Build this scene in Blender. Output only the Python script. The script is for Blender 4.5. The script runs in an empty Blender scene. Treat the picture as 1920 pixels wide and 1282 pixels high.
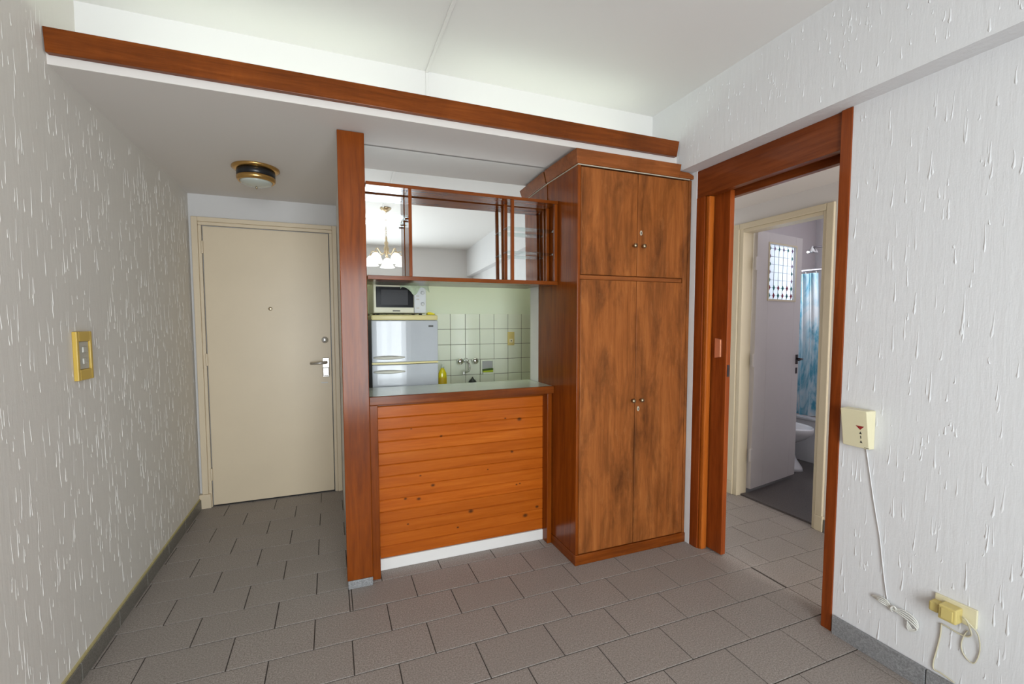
import bpy, math, random
import numpy as np
from mathutils import Vector, Matrix
random.seed(7)
sc = bpy.context.scene
C = sc.collection

# ------------------------------------------------------------------ camera
FPX, CX, CY, CAMH = 820.337, 928.204, 654.605, 1.35
_a, _b, _c = [math.radians(v) for v in (20.639, -3.352, -0.209)]
Fv = np.array([math.sin(_a)*math.cos(_b), math.cos(_a)*math.cos(_b), math.sin(_b)])
Rv = np.array([math.cos(_a), -math.sin(_a), 0.0]); Uv = np.cross(Rv, Fv)
R2 = Rv*math.cos(_c)+Uv*math.sin(_c); U2 = -Rv*math.sin(_c)+Uv*math.cos(_c)
OC = np.array([0, 0, CAMH])
def hit(u, v, ax, val):
    """point where the photo pixel's ray meets an axis plane of the room"""
    d = Fv+R2*(u-CX)/FPX-U2*(v-CY)/FPX; i = 'xyz'.index(ax)
    return OC+d*(val-OC[i])/d[i]
cam = bpy.data.cameras.new('camera'); camo = bpy.data.objects.new('camera', cam); C.objects.link(camo)
cam.sensor_width = 36; cam.lens = FPX*36/1920
cam.shift_x = (960-CX)/1920; cam.shift_y = (CY-641)/1920
cam.clip_start = .02
camo.matrix_world = Matrix(((R2[0], U2[0], -Fv[0], 0), (R2[1], U2[1], -Fv[1], 0), (R2[2], U2[2], -Fv[2], CAMH), (0, 0, 0, 1)))
sc.camera = camo

# ------------------------------------------------------------------ world, lights, exposure
w = bpy.data.worlds.new('world'); sc.world = w; w.use_nodes = True
w.node_tree.nodes['Background'].inputs[0].default_value = (.75, .87, 1, 1)
w.node_tree.nodes['Background'].inputs[1].default_value = 1.0
def area(name, loc, rot, sx, sy, power, col):
    l = bpy.data.lights.new(name, 'AREA'); l.shape = 'RECTANGLE'; l.size = sx; l.size_y = sy; l.energy = power; l.color = col
    o = bpy.data.objects.new(name, l); C.objects.link(o); o.location = loc; o.rotation_euler = [math.radians(r) for r in rot]; return o
# daylight entering by the balcony window behind the camera and by the bathroom window
area('daylight_window', (.25, -2.02, 1.15), (90, 0, 0), 1.6, 2.0, 154, (.91, .96, 1.0))
area('daylight_bathroom', (4.1, 3.5, 1.85), (-90, 0, 0), 1.0, .7, 80, (.9, .93, 1.0))
area('added_hall_daylight', (2.55, -1.35, 1.3), (90, 0, 0), .7, 1.5, 75, (1.0, .95, .92))  # added unseen source, inferred from how bright the small hall is
vs = sc.view_settings
vs.view_transform = 'Standard'; vs.look = 'None'; vs.gamma = 1; vs.use_curve_mapping = False; vs.exposure = 0.0

# ------------------------------------------------------------------ material helpers
def newmat(name):
    m = bpy.data.materials.new(name); m.use_nodes = True
    nt = m.node_tree; return m, nt, nt.nodes['Principled BSDF']
def N(nt, t, **kw):
    n = nt.nodes.new(t)
    for k, v in kw.items(): setattr(n, k, v)
    return n
def mixcol(nt, fac, a, b, blend='MIX'):
    n = N(nt, 'ShaderNodeMix', data_type='RGBA', blend_type=blend)
    for s, v in ((n.inputs[0], fac), (n.inputs[6], a), (n.inputs[7], b)):
        if hasattr(v, 'links') or isinstance(v, bpy.types.NodeSocket): nt.links.new(v, s)
        elif isinstance(v, (tuple, list)): s.default_value = (*v[:3], 1)
        else: s.default_value = v
    return n.outputs[2]
def math_(nt, op, a, b=None, c=None):
    n = N(nt, 'ShaderNodeMath', operation=op)
    for s, v in zip(n.inputs, (a, b, c)):
        if v is None: continue
        if isinstance(v, bpy.types.NodeSocket): nt.links.new(v, s)
        else: s.default_value = v
    return n.outputs[0]
def ramp(nt, fac, stops):
    r = N(nt, 'ShaderNodeValToRGB'); e = r.color_ramp.elements
    while len(e) < len(stops): e.new(.5)
    for el, (p, c) in zip(e, stops): el.position = p; el.color = (*c, 1) if len(c) == 3 else c
    nt.links.new(fac, r.inputs[0]); return r.outputs[0]
def noise(nt, vec, scale, detail=4, rough=.55, dist=0):
    n = N(nt, 'ShaderNodeTexNoise'); n.inputs['Scale'].default_value = scale; n.inputs['Detail'].default_value = detail
    n.inputs['Roughness'].default_value = rough; n.inputs['Distortion'].default_value = dist
    nt.links.new(vec, n.inputs['Vector']); return n.outputs['Fac']
def scaled(nt, vec, s):
    n = N(nt, 'ShaderNodeVectorMath', operation='MULTIPLY'); nt.links.new(vec, n.inputs[0]); n.inputs[1].default_value = s; return n.outputs[0]
def bump(nt, bsdf, h, strength, dist):
    b = N(nt, 'ShaderNodeBump'); b.inputs['Strength'].default_value = strength; b.inputs['Distance'].default_value = dist
    nt.links.new(h, b.inputs['Height']); nt.links.new(b.outputs[0], bsdf.inputs['Normal'])
def pos(nt): return N(nt, 'ShaderNodeNewGeometry').outputs['Position']
def plain(name, col, rough=.5, metal=0, coat=0, spec=.5, trans=0, emis=None, es=0, var=.06, vs_=9):
    m, nt, b = newmat(name)
    f = noise(nt, pos(nt), vs_, 4)
    c = mixcol(nt, f, tuple(x*(1-var) for x in col), tuple(min(1, x*(1+var)) for x in col))
    nt.links.new(c, b.inputs['Base Color'])
    b.inputs['Roughness'].default_value = rough; b.inputs['Metallic'].default_value = metal
    b.inputs['Coat Weight'].default_value = coat; b.inputs['Coat Roughness'].default_value = .12
    b.inputs['Specular IOR Level'].default_value = spec; b.inputs['Transmission Weight'].default_value = trans
    if emis: b.inputs['Emission Color'].default_value = (*emis, 1); b.inputs['Emission Strength'].default_value = es
    return m
def wood(name, dark, mid, light, grain, rough=.3, coat=.3, stain=0, freq=1.0, stainfreq=(3, 3, 1.2), rnd=0, knots=None):
    m, nt, b = newmat(name)
    p = pos(nt)
    if rnd:
        oi = N(nt, 'ShaderNodeObjectInfo').outputs['Random']
        ad = N(nt, 'ShaderNodeVectorMath', operation='ADD'); nt.links.new(p, ad.inputs[0])
        cb = N(nt, 'ShaderNodeCombineXYZ')
        for i in range(3): nt.links.new(math_(nt, 'MULTIPLY', oi, 37.0+i*11), cb.inputs[i])
        nt.links.new(cb.outputs[0], ad.inputs[1]); pv = ad.outputs[0]
    else: pv = p
    g = {'x': (2.2, 34, 34), 'y': (34, 2.2, 34), 'z': (34, 34, 2.2)}[grain]
    n1 = noise(nt, scaled(nt, pv, tuple(v*freq for v in g)), 1.0, 6, .6, .6)
    n2 = noise(nt, scaled(nt, pv, tuple(v*freq*5 for v in g)), 1.0, 3, .6)
    f = math_(nt, 'ADD', math_(nt, 'MULTIPLY', n1, .75), math_(nt, 'MULTIPLY', n2, .25))
    c = ramp(nt, f, [(.3, dark), (.5, mid), (.72, light)])
    if rnd:
        c = mixcol(nt, math_(nt, 'MULTIPLY', oi, rnd), c, tuple(v*.62 for v in mid))
    if stain:
        s = noise(nt, scaled(nt, p, stainfreq), 1.0, 7, .68, .5)
        sm = ramp(nt, s, [(.43, (0, 0, 0)), (.70, (1, 1, 1))])
        sv = N(nt, 'ShaderNodeSeparateColor'); nt.links.new(sm, sv.inputs[0])
        c = mixcol(nt, math_(nt, 'MULTIPLY', sv.outputs[0], stain), c, tuple(v*.35 for v in dark))
        s2 = noise(nt, scaled(nt, p, tuple(v*2.3 for v in stainfreq)), 1.3, 7, .7, .3)
        sm2 = math_(nt, 'MULTIPLY', math_(nt, 'GREATER_THAN', s2, .62), stain*.15)
        c = mixcol(nt, sm2, c, (light[0]*1.25, light[1]*1.6, light[2]*2.2))
    if knots:
        tot = None
        for kx, kz, kr in knots:
            d = N(nt, 'ShaderNodeVectorMath', operation='DISTANCE')
            q = N(nt, 'ShaderNodeVectorMath', operation='MULTIPLY'); nt.links.new(p, q.inputs[0]); q.inputs[1].default_value = (.7, 0, 1)
            nt.links.new(q.outputs[0], d.inputs[0]); d.inputs[1].default_value = (kx*.7, 0, kz)
            k = N(nt, 'ShaderNodeMapRange'); nt.links.new(d.outputs['Value'], k.inputs[0])
            k.inputs[1].default_value = kr*.35; k.inputs[2].default_value = kr; k.inputs[3].default_value = 1; k.inputs[4].default_value = 0
            tot = k.outputs[0] if tot is None else math_(nt, 'MAXIMUM', tot, k.outputs[0])
        c = mixcol(nt, math_(nt, 'MULTIPLY', tot, .85), c, (.05, .02, .008))
    nt.links.new(c, b.inputs['Base Color'])
    rn = math_(nt, 'ADD', math_(nt, 'MULTIPLY', noise(nt, p, 6, 1), .10), rough-.07)
    nt.links.new(rn, b.inputs['Roughness'])
    b.inputs['Coat Weight'].default_value = coat; b.inputs['Coat Roughness'].default_value = .1
    b.inputs['Specular IOR Level'].default_value = .2
    bump(nt, b, n2, .05, .002)
    return m
def plaster(name, col, bs=.5, fine=(70, 70, 9), stain=.05, rough=.75, tint=(.62, .57, .45)):
    m, nt, b = newmat(name); p = pos(nt)
    s = noise(nt, scaled(nt, p, (1.6, 1.6, .9)), 1.3, 5)
    c = mixcol(nt, math_(nt, 'MULTIPLY', s, stain*2), col, tint)
    nt.links.new(c, b.inputs['Base Color']); b.inputs['Roughness'].default_value = rough
    b.inputs['Specular IOR Level'].default_value = .3
    h1 = noise(nt, scaled(nt, p, fine), 1.0, 4, .6, .3)
    h2 = noise(nt, p, 160, 2)
    bump(nt, b, math_(nt, 'ADD', h1, math_(nt, 'MULTIPLY', h2, .15)), bs, .004)
    return m
def granite(name, c1, c2, c3, rough=.45, sc_=1.0, rnd=True):
    m, nt, b = newmat(name); p = pos(nt)
    a = noise(nt, p, 165*sc_, 3, .75); d = noise(nt, p, 260*sc_, 2, .6); e = noise(nt, p, 7, 5, .6)
    c = ramp(nt, a, [(.36, c1), (.5, c2), (.64, c3)])
    c = mixcol(nt, math_(nt, 'MULTIPLY', math_(nt, 'GREATER_THAN', d, .6), .5), c, c1)
    c = mixcol(nt, math_(nt, 'MULTIPLY', e, .4), c, tuple(v*.72 for v in c2))
    if rnd:
        oi = N(nt, 'ShaderNodeObjectInfo').outputs['Random']
        c = mixcol(nt, math_(nt, 'MULTIPLY', oi, .3), c, tuple(v*.75 for v in c2))
    nt.links.new(c, b.inputs['Base Color']); b.inputs['Roughness'].default_value = rough
    bump(nt, b, a, .02, .001)
    return m
def glass(name, col=(.9, .96, .94), mixf=.12):
    m = bpy.data.materials.new(name); m.use_nodes = True; nt = m.node_tree; nt.nodes.clear()
    o = N(nt, 'ShaderNodeOutputMaterial'); t = N(nt, 'ShaderNodeBsdfTransparent'); t.inputs[0].default_value = (*col, 1)
    g = N(nt, 'ShaderNodeBsdfGlossy'); g.inputs['Roughness'].default_value = .03
    mx = N(nt, 'ShaderNodeMixShader'); lw = N(nt, 'ShaderNodeLayerWeight'); lw.inputs[0].default_value = .35
    nt.links.new(math_(nt, 'ADD', math_(nt, 'MULTIPLY', lw.outputs['Fresnel'], .35), mixf*.3), mx.inputs[0])
    nt.links.new(t.outputs[0], mx.inputs[1]); nt.links.new(g.outputs[0], mx.inputs[2]); nt.links.new(mx.outputs[0], o.inputs[0])
    return m
def emitter(name, col, s):
    m = bpy.data.materials.new(name); m.use_nodes = True; nt = m.node_tree; nt.nodes.clear()
    o = N(nt, 'ShaderNodeOutputMaterial'); e = N(nt, 'ShaderNodeEmission'); e.inputs[0].default_value = (*col, 1); e.inputs[1].default_value = s
    nt.links.new(e.outputs[0], o.inputs[0]); return m

M = {}
M['wall_l'] = plaster('rough_plaster_left', (.735, .70, .65), .22, (60, 60, 6))
M['wall_r'] = plaster('rough_plaster_right', (.725, .725, .735), .34, (45, 45, 5))
M['drip'] = plaster('plaster_drips', (.745, .745, .755), .1, stain=.02)
M['drip_l'] = plaster('plaster_drips_left', (.78, .755, .715), .1, stain=.02)
M['ceil'] = plaster('ceiling_paint', (.79, .775, .755), .06, (6, 6, 6), .03)
M['soffit'] = plaster('soffit_paint', (.74, .695, .66), .06, (6, 6, 6), .05)
M['white_paint'] = plaster('white_paint', (.76, .74, .72), .1, (10, 10, 10), .05)
M['grey_paint'] = plaster('grey_white_paint', (.80, .79, .78), .1, (10, 10, 10), .06)
M['entry_paint'] = plaster('entry_wall_paint', (.66, .645, .64), .1, (10, 10, 10), .06)
M['green_paint'] = plaster('pale_green_paint', (.66, .72, .58), .08, (10, 10, 10), .04)
M['cream'] = plain('cream_enamel', (.70, .58, .415), .38, var=.05, vs_=3)
M['cream2'] = plain('cream_enamel_bathroom', (.72, .63, .45), .4, var=.05, vs_=3)
M['door_grey'] = plain('white_grey_enamel', (.66, .62, .61), .4, var=.05, vs_=3)
M['wood'] = wood('polished_brown_wood', (.125, .026, .003), (.215, .046, .004), (.285, .068, .008), 'z', .2, .06, .25)
M['wood_x'] = wood('polished_brown_wood_x', (.11, .024, .003), (.19, .043, .005), (.27, .068, .010), 'x', .24, .05, .3)
M['wood_y'] = wood('polished_brown_wood_y', (.11, .024, .003), (.19, .043, .005), (.27, .068, .010), 'y', .24, .05, .3)
M['red_wood'] = wood('reddish_doorway_wood', (.13, .024, .003), (.22, .043, .006), (.30, .068, .011), 'z', .36, .15, .1)
M['red_wood_y'] = wood('reddish_doorway_wood_y', (.11, .022, .004), (.18, .04, .008), (.25, .06, .014), 'y', .36, .15, .1)
M['orange_highlight_wood'] = wood('orange_highlight_jamb_wood', (.27, .065, .008), (.40, .10, .012), (.5, .14, .02), 'z', .36, .15, .05)  # highlight on the far jamb face, put into a lighter orange colour
M['worn'] = wood('worn_wardrobe_wood', (.19, .054, .010), (.31, .094, .020), (.41, .138, .034), 'z', .5, 0, .8, 1.0, (9, 9, 2.4))
M['crown'] = wood('crown_wood', (.16, .045, .010), (.27, .078, .018), (.36, .115, .03), 'x', .45, 0, .35)
kn = [(1070, 210, .014), (600, 312, .008), (985, 205, .006), (1025, 405, .009), (550, 607, .011), (385, 688, .008), (465, 688, .011),
      (778, 763, .014), (1105, 788, .015), (1175, 735, .011), (1052, 602, .006), (1072, 596, .006), (475, 550, .006), (400, 840, .006), (700, 860, .007), (880, 512, .005), (420, 268, .005)]
kn = [(*hit(640+u/3.2045, 720+v/3.2045, 'y', 2.4)[[0, 2]], r) for u, v, r in kn]
M['pine'] = wood('varnished_pine', (.35, .07, .005), (.465, .105, .009), (.56, .148, .016), 'x', .26, .05, 0, .8, rnd=.4, knots=kn)
M['tile'] = granite('grey_speckled_floor_tile', (.19, .162, .143), (.33, .29, .262), (.47, .42, .385), .55)
M['grout'] = plain('dark_grout', (.055, .045, .038), .9)
M['base_r'] = granite('speckled_skirting', (.16, .16, .165), (.27, .27, .275), (.40, .4, .405), .45)
M['base_l'] = granite('brown_grey_skirting', (.14, .125, .105), (.2, .185, .16), (.28, .26, .23), .5)
M['wtile'] = plain('pale_green_glazed_tile', (.71, .75, .63), .12, var=.03, coat=.3)
M['wgrout'] = plain('tile_grout', (.16, .15, .12), .9)
M['laminate'] = plain('grey_green_laminate', (.55, .60, .52), .18, var=.05, coat=.3)
M['pale_brass2'] = plain('pale_gold', (.72, .58, .38), .3, 1, var=.1, vs_=40)
M['brass'] = plain('brass', (.62, .38, .13), .25, 1, var=.1, vs_=40)
M['old_brass'] = plain('worn_brass', (.42, .34, .22), .3, 1, var=.15, vs_=60)
M['pale_metal'] = plain('pale_brass', (.72, .66, .52), .45, .5)
M['chrome'] = plain('chrome', (.78, .79, .8), .12, 1)
M['steel'] = plain('brushed_steel', (.55, .53, .5), .32, 1)
M['black'] = plain('black_plastic', (.012, .012, .014), .3)
M['frost'] = plain('frosted_glass', (.5, .53, .48), .22, var=.04, coat=.4)
M['yellow_plate'] = plain('aged_yellow_plastic', (.60, .40, .07), .4)
M['yellow_socket'] = plain('yellowed_adapter', (.62, .50, .18), .45)
M['pale_plate'] = plain('cream_plastic', (.74, .68, .46), .42)
M['insert'] = plain('grey_switch_insert', (.5, .48, .42), .35)
M['wire'] = plain('white_cable', (.70, .69, .64), .5)
M['wire_c'] = plain('cream_cable', (.6, .55, .40), .5)
M['red'] = plain('red_print', (.30, .02, .02), .5)
M['ink'] = plain('dark_print', (.05, .05, .04), .5)
M['fridge'] = plain('fridge_enamel', (.46, .485, .51), .14, coat=.15, var=.02)
M['fridge_y'] = plain('yellowed_plastic', (.68, .60, .28), .4)
M['fridge_c'] = plain('cream_handle_plastic', (.66, .65, .56), .35)
M['mw'] = plain('cream_appliance', (.72, .70, .52), .4)
M['mw_panel'] = plain('pale_control_panel', (.62, .64, .64), .4)
M['mw_win'] = plain('dark_oven_window', (.008, .008, .009), .2, spec=.08)
M['mw_win2'] = plain('oven_window_mesh', (.06, .06, .063), .3, spec=.08)
M['cloth'] = plain('pale_green_cloth', (.52, .62, .44), .9, var=.3, vs_=50)
M['sponge_y'] = plain('yellow_sponge', (.72, .62, .03), .9)
M['sponge_g'] = plain('green_sponge', (.06, .11, .02), .95)
M['sponge_l'] = plain('lime_sponge', (.45, .55, .04), .95)
M['soap'] = plain('yellow_dish_soap', (.72, .62, .01), .15, coat=.4)
M['soap_cap'] = plain('pale_cap', (.55, .6, .5), .3)
M['ceramic'] = plain('white_ceramic', (.72, .72, .74), .12, coat=.4, var=.02)
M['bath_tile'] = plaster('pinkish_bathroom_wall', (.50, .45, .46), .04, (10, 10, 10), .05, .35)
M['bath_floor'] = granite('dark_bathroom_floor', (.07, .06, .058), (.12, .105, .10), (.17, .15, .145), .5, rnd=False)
M['dark_metal'] = plain('dark_rod', (.05, .04, .045), .35, .7)
M['shade'] = plain('white_glass_shade', (.85, .85, .84), .2, emis=(1, .95, .88), es=2.0, var=.02)
M['bulb_tube'] = emitter('cove_tube_light', (.86, 1.0, .86), 6.2)
M['kitchen_tube'] = emitter('kitchen_tube_light', (.88, 1.0, .78), 30)
M['glass'] = glass('clear_shelf_glass', (.88, .93, .92), .2)
M['pane'] = glass('window_glass', (.97, .98, .98), .1)
M['pcap'] = plain('white_window_frame', (.75, .75, .74), .4)
M['edge'] = plain('pale_gap_line', (.6, .54, .42), .7)
mm, nt_, b_ = newmat('silver_mirror'); b_.inputs['Base Color'].default_value = (.9, .92, .91, 1); b_.inputs['Metallic'].default_value = 1; b_.inputs['Roughness'].default_value = .012; M['mirror'] = mm
def translucent(name, col, t=.6):
    m, nt, b = newmat(name); b.inputs['Base Color'].default_value = (*col, 1); b.inputs['Roughness'].default_value = .35
    tr = N(nt, 'ShaderNodeBsdfTranslucent'); tr.inputs[0].default_value = (*col, 1); mx = N(nt, 'ShaderNodeMixShader'); mx.inputs[0].default_value = t
    nt.links.new(b.outputs[0], mx.inputs[1]); nt.links.new(tr.outputs[0], mx.inputs[2]); nt.links.new(mx.outputs[0], nt.nodes['Material Output'].inputs[0]); return m, nt, b, tr
M['milk'] = translucent('milky_leaded_glass', (.80, .84, .88), .75)[0]
m_, nt2, b2, tr2 = translucent('blue_splashed_curtain', (.75, .78, .8), .35)
pp = pos(nt2); nn = noise(nt2, scaled(nt2, pp, (3, 7, 1.7)), 1.2, 6, .65, .8)
cc = ramp(nt2, nn, [(.40, (.70, .73, .75)), (.50, (.45, .62, .70)), (.58, (.10, .36, .50)), (.72, (.04, .22, .36))])
nt2.links.new(cc, b2.inputs['Base Color']); nt2.links.new(cc, tr2.inputs[0]); M['curtain'] = m_

# ------------------------------------------------------------------ mesh helpers
class MB:
    def __init__(s): s.v = []; s.f = []; s.sm = []
    def add(s, vs_, fs, smooth=False):
        o = len(s.v); s.v += [tuple(float(c) for c in q) for q in vs_]; s.f += [tuple(i+o for i in f) for f in fs]; s.sm += [smooth]*len(fs); return s
    def box(s, x0, x1, y0, y1, z0, z1):
        return s.add([(x0, y0, z0), (x1, y0, z0), (x1, y1, z0), (x0, y1, z0), (x0, y0, z1), (x1, y0, z1), (x1, y1, z1), (x0, y1, z1)],
                     [(0, 3, 2, 1), (4, 5, 6, 7), (0, 1, 5, 4), (1, 2, 6, 5), (2, 3, 7, 6), (3, 0, 4, 7)])
    def prism(s, poly, axis, a, b):
        """poly: 2-D outline in the two other axes (in xyz order), extruded along axis from a to b"""
        n = len(poly)
        def P(q, t): return {'x': (t, q[0], q[1]), 'y': (q[0], t, q[1]), 'z': (q[0], q[1], t)}[axis]
        return s.add([P(q, a) for q in poly]+[P(q, b) for q in poly],
                     [tuple(range(n)), tuple(range(2*n-1, n-1, -1))]+[(i, i+n, (i+1) % n+n, (i+1) % n) for i in range(n)])
    def lathe(s, prof, origin, axis='z', seg=24, smooth=True):
        """prof: (radius, height) pairs; axis direction the height runs along"""
        o = Vector(origin); vs_ = []; n = len(prof)
        for r, h in prof:
            for k in range(seg):
                a = 2*math.pi*k/seg; c, d = r*math.cos(a), r*math.sin(a)
                q = {'z': (c, d, h), 'y': (c, h, d), 'x': (h, c, d), '-y': (c, -h, d), '-x': (-h, c, d)}[axis]
                vs_.append(o+Vector(q))
        fs = [(i*seg+k, i*seg+(k+1) % seg, (i+1)*seg+(k+1) % seg, (i+1)*seg+k) for i in range(n-1) for k in range(seg)]
        fs += [tuple(range(seg)), tuple(range((n-1)*seg, n*seg))]
        return s.add(vs_, fs, smooth)
    def tube(s, pts, r, seg=8, smooth=True):
        pts = [Vector(p) for p in pts]; vs_ = []; n = len(pts); rr = r if isinstance(r, (list, tuple)) else [r]*n
        up = None
        for i, p in enumerate(pts):
            t = (pts[min(i+1, n-1)]-pts[max(i-1, 0)]).normalized()
            if up is None: up = Vector((0, 0, 1)) if abs(t.z) < .9 else Vector((1, 0, 0))
            a = t.cross(up).normalized(); b = a.cross(t).normalized(); up = b
            for k in range(seg):
                q = 2*math.pi*k/seg; vs_.append(p+(a*math.cos(q)+b*math.sin(q))*rr[i])
        fs = [(i*seg+k, i*seg+(k+1) % seg, (i+1)*seg+(k+1) % seg, (i+1)*seg+k) for i in range(n-1) for k in range(seg)]
        fs += [tuple(range(seg)), tuple(range((n-1)*seg, n*seg))]
        return s.add(vs_, fs, smooth)
    def build(s, name, mat, parent=None, bevel=0, origin=None, kind=None, seg=2):
        if parent is not None: org = Vector(parent['_o'])
        else:
            xs = np.array(s.v)
            org = Vector(origin) if origin is not None else Vector(((xs[:, 0].min()+xs[:, 0].max())/2, (xs[:, 1].min()+xs[:, 1].max())/2, xs[:, 2].min()))
        me = bpy.data.meshes.new(name); me.from_pydata([Vector(q)-org for q in s.v], [], s.f)
        me.polygons.foreach_set('use_smooth', s.sm)
        import bmesh
        bm = bmesh.new(); bm.from_mesh(me); bmesh.ops.recalc_face_normals(bm, faces=bm.faces); bm.to_mesh(me); bm.free()
        me.materials.append(M[mat] if isinstance(mat, str) else mat)
        o = bpy.data.objects.new(name, me); C.objects.link(o)
        if parent is not None: o.parent = parent
        else: o.location = org
        o['_o'] = tuple(org)
        if bevel:
            b = o.modifiers.new('bevel', 'BEVEL'); b.width = bevel; b.segments = seg; b.limit_method = 'ANGLE'; b.angle_limit = math.radians(40)
        if kind: o['kind'] = kind
        return o
def bx(x0, x1, y0, y1, z0, z1): return MB().box(x0, x1, y0, y1, z0, z1)
def spline(pts, n=6):
    """Catmull-Rom through pts"""
    P = [Vector(p) for p in pts]; P = [P[0]]+P+[P[-1]]; out = []
    for i in range(1, len(P)-2):
        for k in range(n):
            t = k/n; a, b, c, d = P[i-1:i+3]
            out.append(.5*((2*b)+(c-a)*t+(2*a-5*b+4*c-d)*t*t+(3*b-a-3*c+d)*t**3))
    return out+[P[-2]]
def tag(o, label=None, cat=None, group=None, kind=None):
    if label: o['label'] = label
    if cat: o['category'] = cat
    if group: o['group'] = group
    if kind: o['kind'] = kind
    return o
def thing(name, loc, label, cat, group=None, kind=None):
    o = bpy.data.objects.new(name, None); o.empty_display_size = .1; C.objects.link(o); o.location = loc; o['_o'] = tuple(loc)
    return tag(o, label, cat, group, kind)
def struct(name, mb, mat, label, cat, bevel=0):
    return tag(mb.build(name, mat, None, bevel), label, cat, None, 'structure')

XL, XR, XB = -.925, 2.025, 1.927
YBK, YREAR, YD = 2.294, -1.8, 3.73
ZS, ZU, ZRB = 2.283, 2.641, 2.231

# ------------------------------------------------------------------ room shell
flr = struct('floor', MB().box(XL-.1, 3.0, YREAR-.3, 3.9, -.06, -.003), 'grout', 'grey speckled terrazzo tile floor laid in a staggered brick bond', 'floor')
wl = struct('wall_left', bx(XL-.12, XL, YREAR-.12, YD+.12, -.05, ZU+.1), 'wall_l', 'long grey-white left wall with dripped plaster texture', 'wall')
wr = struct('wall_right', MB().box(XR, 2.155, YREAR-.12, 1.206, -.05, ZRB).box(XB, 2.155, YREAR-.12, 2.40, ZRB, ZU+.1).box(2.025, 2.075, 2.022, 2.64, -.05, ZRB).box(2.125, 2.155, 2.0, 2.64, -.05, ZRB),
            'wall_r', 'white right wall with dripped plaster and overhanging beam above doorway', 'wall')
WX0, WX1, WZ0, WZ1 = -.6, 1.1, .12, 2.15
wk = struct('wall_rear', MB().box(XL-.1, WX0, YREAR-.15, YREAR, -.05, ZU+.1).box(WX1, XR+.1, YREAR-.15, YREAR, -.05, ZU+.1).box(WX0, WX1, YREAR-.15, YREAR, -.05, WZ0).box(WX0, WX1, YREAR-.15, YREAR, WZ1, ZU+.1),
            'grey_paint', 'pale grey wall seen only in the mirror', 'wall')
struct('ceiling', bx(XL-.1, 2.15, YREAR-.15, YBK+.1, ZU, ZU+.1), 'ceil', 'high white ceiling lit by the hidden cove light', 'ceiling')
struct('wall_cove', bx(XL, XB, YBK, YBK+.1, 2.32, ZU+.05), 'ceil', 'narrow white wall strip above the wooden fascia board', 'wall')
struct('ceiling_entry', bx(XL-.05, 2.1, 2.083, YD+.1, ZS, 2.32), 'soffit', 'low lilac-grey ceiling over entrance passage and kitchenette', 'ceiling', .002)
struct('wall_entry', bx(XL-.1, .3, YD, YD+.12, -.05, ZS+.05), 'entry_paint', 'white end wall around the cream entrance door', 'wall')
struct('wall_partition', bx(.068, .165, 2.306, YD, -.05, ZS), 'white_paint', 'thin white partition end behind the tall wooden post', 'wall')
struct('wall_stub', bx(1.249, 1.42, 2.53, 2.65, -.05, ZS), 'white_paint', 'short white wall end between wardrobe and tiled kitchen wall', 'wall', .003)
kw = struct('wall_kitchen', bx(.165, 2.3, 3.296, 3.4, -.05, ZS), 'green_paint', 'pale green kitchen wall with square glazed tiles below', 'wall')
struct('wall_kitchen_side', bx(2.2, 2.3, 2.65, 3.3, -.05, ZS), 'green_paint', 'hidden side wall of the kitchenette', 'wall')

# floor tiles: 32 x 20 cm, half-bond
TW, TD, GAP = .32, .2005, .0042
def zones(x, y):
    """clip rectangles of walkable floor"""
    return [(XL+.001, 2.155, .5, 2.10), (XL+.001, .07, 2.10, YD), (.07, 1.249, 2.10, 2.41), (2.155, 2.985, .7, 2.6)]
tile_mesh = None; far_tiles = MB()
def tile_box(mb, x0, x1, y0, y1, b=.0014):
    mb.add([(x0, y0, -.008), (x1, y0, -.008), (x1, y1, -.008), (x0, y1, -.008), (x0, y0, -b), (x1, y0, -b), (x1, y1, -b), (x0, y1, -b),
            (x0+b, y0+b, 0), (x1-b, y0+b, 0), (x1-b, y1-b, 0), (x0+b, y1-b, 0)],
           [(0, 1, 5, 4), (1, 2, 6, 5), (2, 3, 7, 6), (3, 0, 4, 7), (4, 5, 9, 8), (5, 6, 10, 9), (6, 7, 11, 10), (7, 4, 8, 11), (8, 9, 10, 11)])
for j in range(-16, 14):
    ya, yb = 1.297+TD*j, 1.297+TD*(j+1)
    off = 1.017 if j % 2 == 0 else .865
    for i in range(-8, 8):
        xa, xb = off+TW*i, off+TW*(i+1)
        if yb <= .5:
            a, b_2 = max(xa, XL), min(xb, XR)
            if b_2-a > .02 and ya > YREAR-.05 and xa < XR: tile_box(far_tiles, a+GAP/2, b_2-GAP/2, max(ya, YREAR)+GAP/2, yb-GAP/2)
            continue
        for (zx0, zx1, zy0, zy1) in zones(0, 0):
            a, b_2, c, d = max(xa, zx0), min(xb, zx1), max(ya, zy0), min(yb, zy1)
            if b_2-a < .012 or d-c < .012: continue
            full = abs((b_2-a)-TW) < 1e-4 and abs((d-c)-TD) < 1e-4
            cx, cy = (a+b_2)/2, (c+d)/2
            if full and tile_mesh: me = tile_mesh; o = bpy.data.objects.new('floor_tile', me); C.objects.link(o); o.parent = flr; o.location = Vector((cx, cy, 0))-Vector(flr['_o'])
            else:
                mb = MB(); tile_box(mb, a+GAP/2, b_2-GAP/2, c+GAP/2, d-GAP/2)
                o = mb.build('floor_tile', 'tile', None, 0, (cx, cy, 0)); o.parent = flr; o.location = Vector((cx, cy, 0))-Vector(flr['_o'])
                if full: tile_mesh = o.data
far_tiles.build('floor_tiles_behind', 'tile', flr, kind='stuff')

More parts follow.
